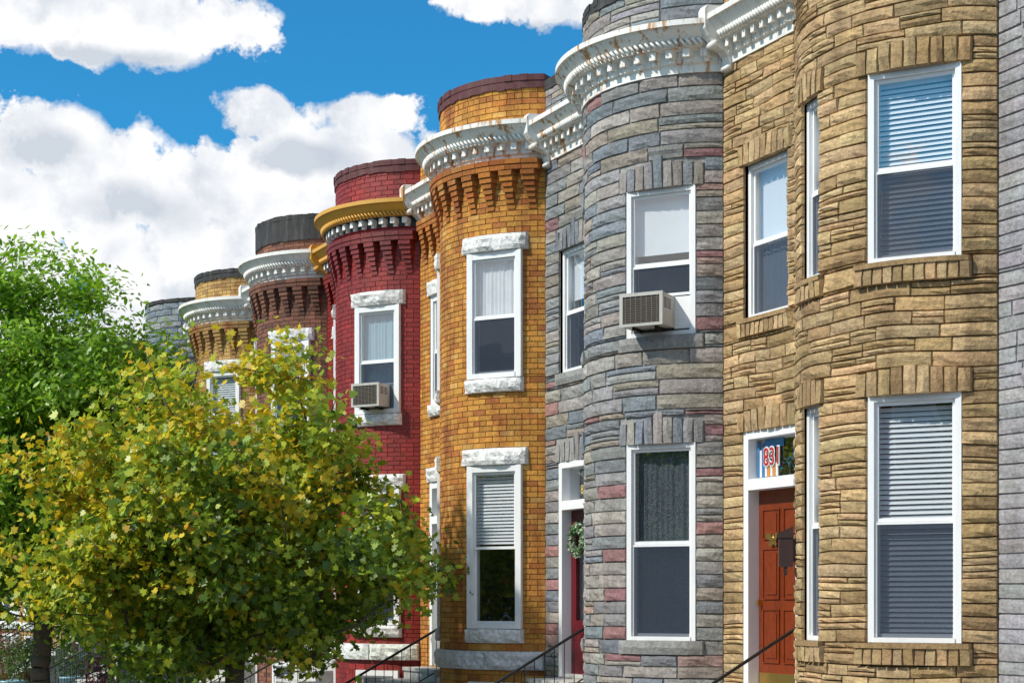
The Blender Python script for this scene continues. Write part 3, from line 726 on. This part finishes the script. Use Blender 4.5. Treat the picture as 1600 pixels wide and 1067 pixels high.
def wreath():
    t0=T0+W; M=frame(t0,L1+.77); rs=np.random.RandomState(5); n=520
    a=rs.random_sample(n)*2*pi; b=rs.random_sample(n)*2*pi; rr=.17+.05*np.cos(b)
    loc=np.stack([rr*np.cos(a)-.10,.035+.04*np.sin(b)*1.0,.80+rr*np.sin(a)],1)
    pos=np.array([tuple(M@Vector(tuple(p))) for p in loc]); cc=np.array([.10,.22,.07])*rs.uniform(.6,1.8,(n,1)); w=rs.random_sample(n)<.28; cc[w]=(.8,.78,.7)
    root=empty('door_wreath',tuple(M@Vector((0,.06,.8))))
    leaf_object('wreath_leaves',pos,np.full(n,.065),rs.normal(size=(n,3)),cc,OVAL,root)
    mb=MB(); pr=None
    for q in range(25):
        c=M@Vector((-.10+.17*cos(q*2*pi/24),.05,.8+.17*sin(q*2*pi/24)))
        if pr: mb.tube(pr,c,.02,.02,M_BARK,6)
        pr=c
    mb.tube(tuple(M@Vector((-.10,.05,.96))),tuple(M@Vector((-.10,.12,1.0))),.006,.006,M_IRON,5)
    mb.obj('wreath_ring',root)
wreath()
M_POTB=plain('glazed_blue_pot',(.25,.45,.55),.3,.1); M_POTT=plain('terracotta_pot',(.35,.13,.06),.7,.1)
def pot(x,y,r,h,mat,fh,col,seed):
    root=empty('potted_plant',(x,y,0)); mb=MB(); n=20; pr=[(r*.7,.002),(r*.75,.03),(r,h),(r*1.08,h),(r*1.08,h+.05),(r*.92,h+.05),(r*.9,h-.01)]
    vs=[(x+q*cos(2*pi*k/n),y+q*sin(2*pi*k/n),z) for q,z in pr for k in range(n)]
    fs=[(j*n+k,j*n+(k+1)%n,(j+1)*n+(k+1)%n,(j+1)*n+k) for j in range(len(pr)-1) for k in range(n)]+[tuple(range((len(pr)-1)*n,len(pr)*n))]
    mb.add(vs,fs,mat,(1,1,1),True); mb.obj('pot',root)
    rs=np.random.RandomState(seed); m=500; p=rs.normal(size=(m,3))*np.array([r*.8,r*.8,fh*.35])+np.array([x,y,h+.05+fh*.5]); p[:,2]=np.maximum(p[:,2],h)
    cc=np.array(col)*rs.uniform(.6,1.4,(m,1)); leaf_object('foliage',p,np.full(m,.10),rs.normal(size=(m,3))+np.array([0,0,.6]),cc,OVAL,root)
pot(8.6,50.2,.34,.5,M_POTB,.8,(.08,.16,.04),1); pot(8.0,46.2,.3,.45,M_POTT,.9,(.10,.18,.03),2); pot(8.4,54.8,.3,.4,M_POTT,.9,(.35,.05,.06),3)
pot(8.3,42.0,.32,.5,M_POTB,.8,(.08,.16,.03),4); pot(8.2,37.8,.3,.45,M_POTT,.8,(.30,.08,.08),5); pot(7.8,33.4,.3,.45,M_POTB,.8,(.10,.18,.03),6)
pot(6.6,40.5,.34,.5,M_POTB,.8,(.10,.18,.03),7); pot(6.9,44.5,.34,.5,M_POTT,.8,(.35,.10,.05),8)

# ------------------------------------------------------------------ ground
M_ASPH=plain('asphalt',(.05,.05,.052),.9,.3,30,.3,dirt=(.08,.08,.08),dstretch=(.5,.5,.5))
M_GRND=plain('ground_soil',(.09,.10,.05),.95,.3,.6,.1)
m,nt,b=newmat('concrete_sidewalk'); tc=N(nt,'ShaderNodeTexCoord'); br=N(nt,'ShaderNodeTexBrick'); br.offset=0
br.inputs['Scale'].default_value=1; br.inputs['Brick Width'].default_value=1.45; br.inputs['Row Height'].default_value=1.45; br.inputs['Mortar Size'].default_value=.012
br.inputs['Color1'].default_value=(.36,.35,.33,1); br.inputs['Color2'].default_value=(.30,.29,.28,1); br.inputs['Mortar'].default_value=(.12,.12,.11,1)
nt.links.new(tc.outputs['Object'],br.inputs[0]); nz=noisetex(nt,8,4,.7); nt.links.new(mixc(nt,1,br.outputs[0],ramp(nt,nz,.2,.8,(.7,.7,.7,1),(1.2,1.2,1.2,1)),'MULTIPLY'),b.inputs['Base Color']); b.inputs['Roughness'].default_value=.9
M_CONC=m; M_KERB=plain('kerb_stone',(.34,.34,.33),.85,.15,10,.3); M_LINE=plain('road_paint',(.7,.68,.6),.7,.1); M_LINEY=plain('road_paint_yellow',(.6,.42,.05),.7,.1)
g=MB(); g.quad([(-1500,-1500,-.16),(1500,-1500,-.16),(1500,1500,-.16),(-1500,1500,-.16)],M_GRND); g.obj('ground')
g=MB(); g.quad([(-4.4,-60,-.15),(5.4,-60,-.15),(5.4,400,-.15),(-4.4,400,-.15)],M_ASPH); g.obj('road')
g=MB(); g.box(5.56,FX+.4,-60,200,-.2,.0,M_CONC); g.obj('sidewalk')
g=MB(); g.box(5.4,5.558,-60,200,-.25,.004,M_KERB); g.obj('kerb')
g=MB(); g.box(-8.6,-4.562,-60,200,-.2,-.002,M_CONC); g.obj('sidewalk')
g=MB(); g.box(-4.56,-4.4,-60,200,-.25,.004,M_KERB); g.obj('kerb')
g=MB()
for k in range(-8,60): g.quad([(.45,k*5,-.146),(.57,k*5,-.146),(.57,k*5+3,-.146),(.45,k*5+3,-.146)],M_LINEY)
g.quad([(3.2,-60,-.146),(3.3,-60,-.146),(3.3,300,-.146),(3.2,300,-.146)],M_LINE)
g.obj('road_markings')

# ------------------------------------------------------------------ sky
SAZ=radians(2); SEL=radians(43)
sd=Vector((-cos(SAZ)*cos(SEL),sin(SAZ)*cos(SEL),sin(SEL)))
w=bpy.data.worlds.new('World'); scene.world=w; w.use_nodes=True; nt=w.node_tree; nt.nodes.clear()
try: w.cycles.sampling_method='MANUAL'; w.cycles.sample_map_resolution=256
except Exception: pass
out=N(nt,'ShaderNodeOutputWorld'); bg=N(nt,'ShaderNodeBackground'); bg.inputs[1].default_value=.10; nt.links.new(bg.outputs[0],out.inputs[0])
sky=N(nt,'ShaderNodeTexSky'); sky.sky_type='NISHITA'; sky.sun_disc=False; sky.sun_elevation=SEL; sky.sun_rotation=math.atan2(sd.x,sd.y)
tc=N(nt,'ShaderNodeTexCoord'); D=tc.outputs['Generated']
def MT(op,a,b=None,c=None,clamp=False):
    n=N(nt,'ShaderNodeMath',operation=op); n.use_clamp=clamp
    for k,v in enumerate((a,b,c)):
        if v is None: continue
        if isinstance(v,(int,float)): n.inputs[k].default_value=v
        else: nt.links.new(v,n.inputs[k])
    return n.outputs[0]
sx=N(nt,'ShaderNodeSeparateXYZ'); nt.links.new(D,sx.inputs[0]); X,Y,Z=sx.outputs
hyp=MT('SQRT',MT('ADD',MT('MULTIPLY',X,X),MT('MULTIPLY',Y,Y)))
U=MT('ARCTAN2',X,Y); V=MT('DIVIDE',Z,MT('MAXIMUM',hyp,.02))
def px(x,y):
    a=atan((x-800)/2597); return TH+a,(940-y)/2597*cos(a)
def nz3(scale,detail,rough,off=(0,0,0)):
    mp=N(nt,'ShaderNodeMapping'); mp.inputs['Location'].default_value=off; nt.links.new(D,mp.inputs[0])
    n=N(nt,'ShaderNodeTexNoise'); n.inputs['Scale'].default_value=scale; n.inputs['Detail'].default_value=detail; n.inputs['Roughness'].default_value=rough
    nt.links.new(mp.outputs[0],n.inputs['Vector']); return n.outputs[0]
def blob(cx,cy,rx,ry):
    u,v=px(cx,cy); ru,rv=rx/2597,ry/2597
    a=MT('DIVIDE',MT('SUBTRACT',U,u),ru); b=MT('DIVIDE',MT('SUBTRACT',V,v),rv)
    return MT('SUBTRACT',1.0,MT('SQRT',MT('ADD',MT('MULTIPLY',a,a),MT('MULTIPLY',b,b))))
blobs=[(60,30,220,75),(240,40,170,75),(780,5,160,42),
 (130,300,190,175),(0,330,190,180),(20,440,260,150),(230,420,230,180),(400,175,90,50),(450,300,170,110),(570,270,160,120),(650,330,200,165),(570,175,120,42),(300,300,150,95),(500,430,320,150),(150,560,500,140),(700,480,500,200)]
mx=None
for q in blobs:
    o=blob(*q); mx=o if mx is None else MT('SMOOTH_MAX',mx,o,.12)
n_lo=nz3(2.3,2,.5,(3.1,1.7,.4))
dU=MT('ABSOLUTE',MT('SUBTRACT',U,px(500,0)[0])); away=MT('MULTIPLY',MT('SUBTRACT',MT('MAXIMUM',dU,MT('MULTIPLY',V,.75)),.30),6,clamp=True)
gen=MT('ADD',MT('SUBTRACT',MT('MULTIPLY',n_lo,5),2.45),MT('MULTIPLY',MT('SUBTRACT',away,1),3))
dens=MT('MAXIMUM',mx,gen)
OFF=(.010,-.004,-.016)
def fld(off):
    a=nz3(15,6,.64,off)
    mp=N(nt,'ShaderNodeMapping'); mp.inputs['Location'].default_value=off; nt.links.new(D,mp.inputs[0])
    vo=N(nt,'ShaderNodeTexVoronoi'); vo.feature='F1'; vo.inputs['Scale'].default_value=30
    va=N(nt,'ShaderNodeVectorMath',operation='MULTIPLY_ADD')
    cx=N(nt,'ShaderNodeCombineXYZ'); 
    for k in range(3): nt.links.new(a,cx.inputs[k])
    nt.links.new(cx.outputs[0],va.inputs[0]); va.inputs[1].default_value=(.05,-.05,.06); nt.links.new(mp.outputs[0],va.inputs[2])
    nt.links.new(va.outputs[0],vo.inputs['Vector'])
    return MT('SUBTRACT',MT('MULTIPLY',MT('SUBTRACT',a,.5),2.7),MT('MULTIPLY',MT('SUBTRACT',vo.outputs['Distance'],.4),.65))
fA=fld((0,0,0)); fB=fld(OFF)
mask=MT('MULTIPLY',MT('ADD',MT('ADD',dens,fA),-.02),5.0,clamp=True)
shade=MT('ADD',.84,MT('MULTIPLY',MT('SUBTRACT',fA,fB),.9),clamp=True)
gm=None
for q in [(235,325,140,55),(40,240,120,55),(180,92,200,20),(480,245,90,28),(760,45,140,16)]:
    o=blob(*q); gm=o if gm is None else MT('SMOOTH_MAX',gm,o,.15)
gsh=MT('MULTIPLY',MT('ADD',gm,MT('MULTIPLY',fA,1.3)),1.4,clamp=True)
lit=(10.6,10.6,10.7); shd=(5.6,6.3,7.3)
cc=mixc(nt,shade,shd,lit); cc=mixc(nt,MT('MULTIPLY',gsh,.68),cc,(4.4,5.2,6.3))
blue=mixc(nt,1.0,sky.outputs[0],(.22,1.12,1.6),'MULTIPLY')
fin=mixc(nt,mask,blue,cc); nt.links.new(fin,bg.inputs[0])
sun=bpy.data.lights.new('sun','SUN'); sun.energy=4.3; sun.angle=radians(2); sun.color=(1,.93,.82)
so=bpy.data.objects.new('sun',sun); scene.collection.objects.link(so); so.rotation_euler=sd.to_track_quat('Z','Y').to_euler()
# ------------------------------------------------------------------ camera
cam=bpy.data.cameras.new('camera'); co=bpy.data.objects.new('camera',cam); scene.collection.objects.link(co)
co.location=(0,0,EYE); co.rotation_euler=(radians(90),0,-TH); cam.sensor_width=36; cam.lens=2597/1600*36; cam.shift_y=406.5/1600
cam.clip_start=.1; cam.clip_end=4000; scene.camera=co
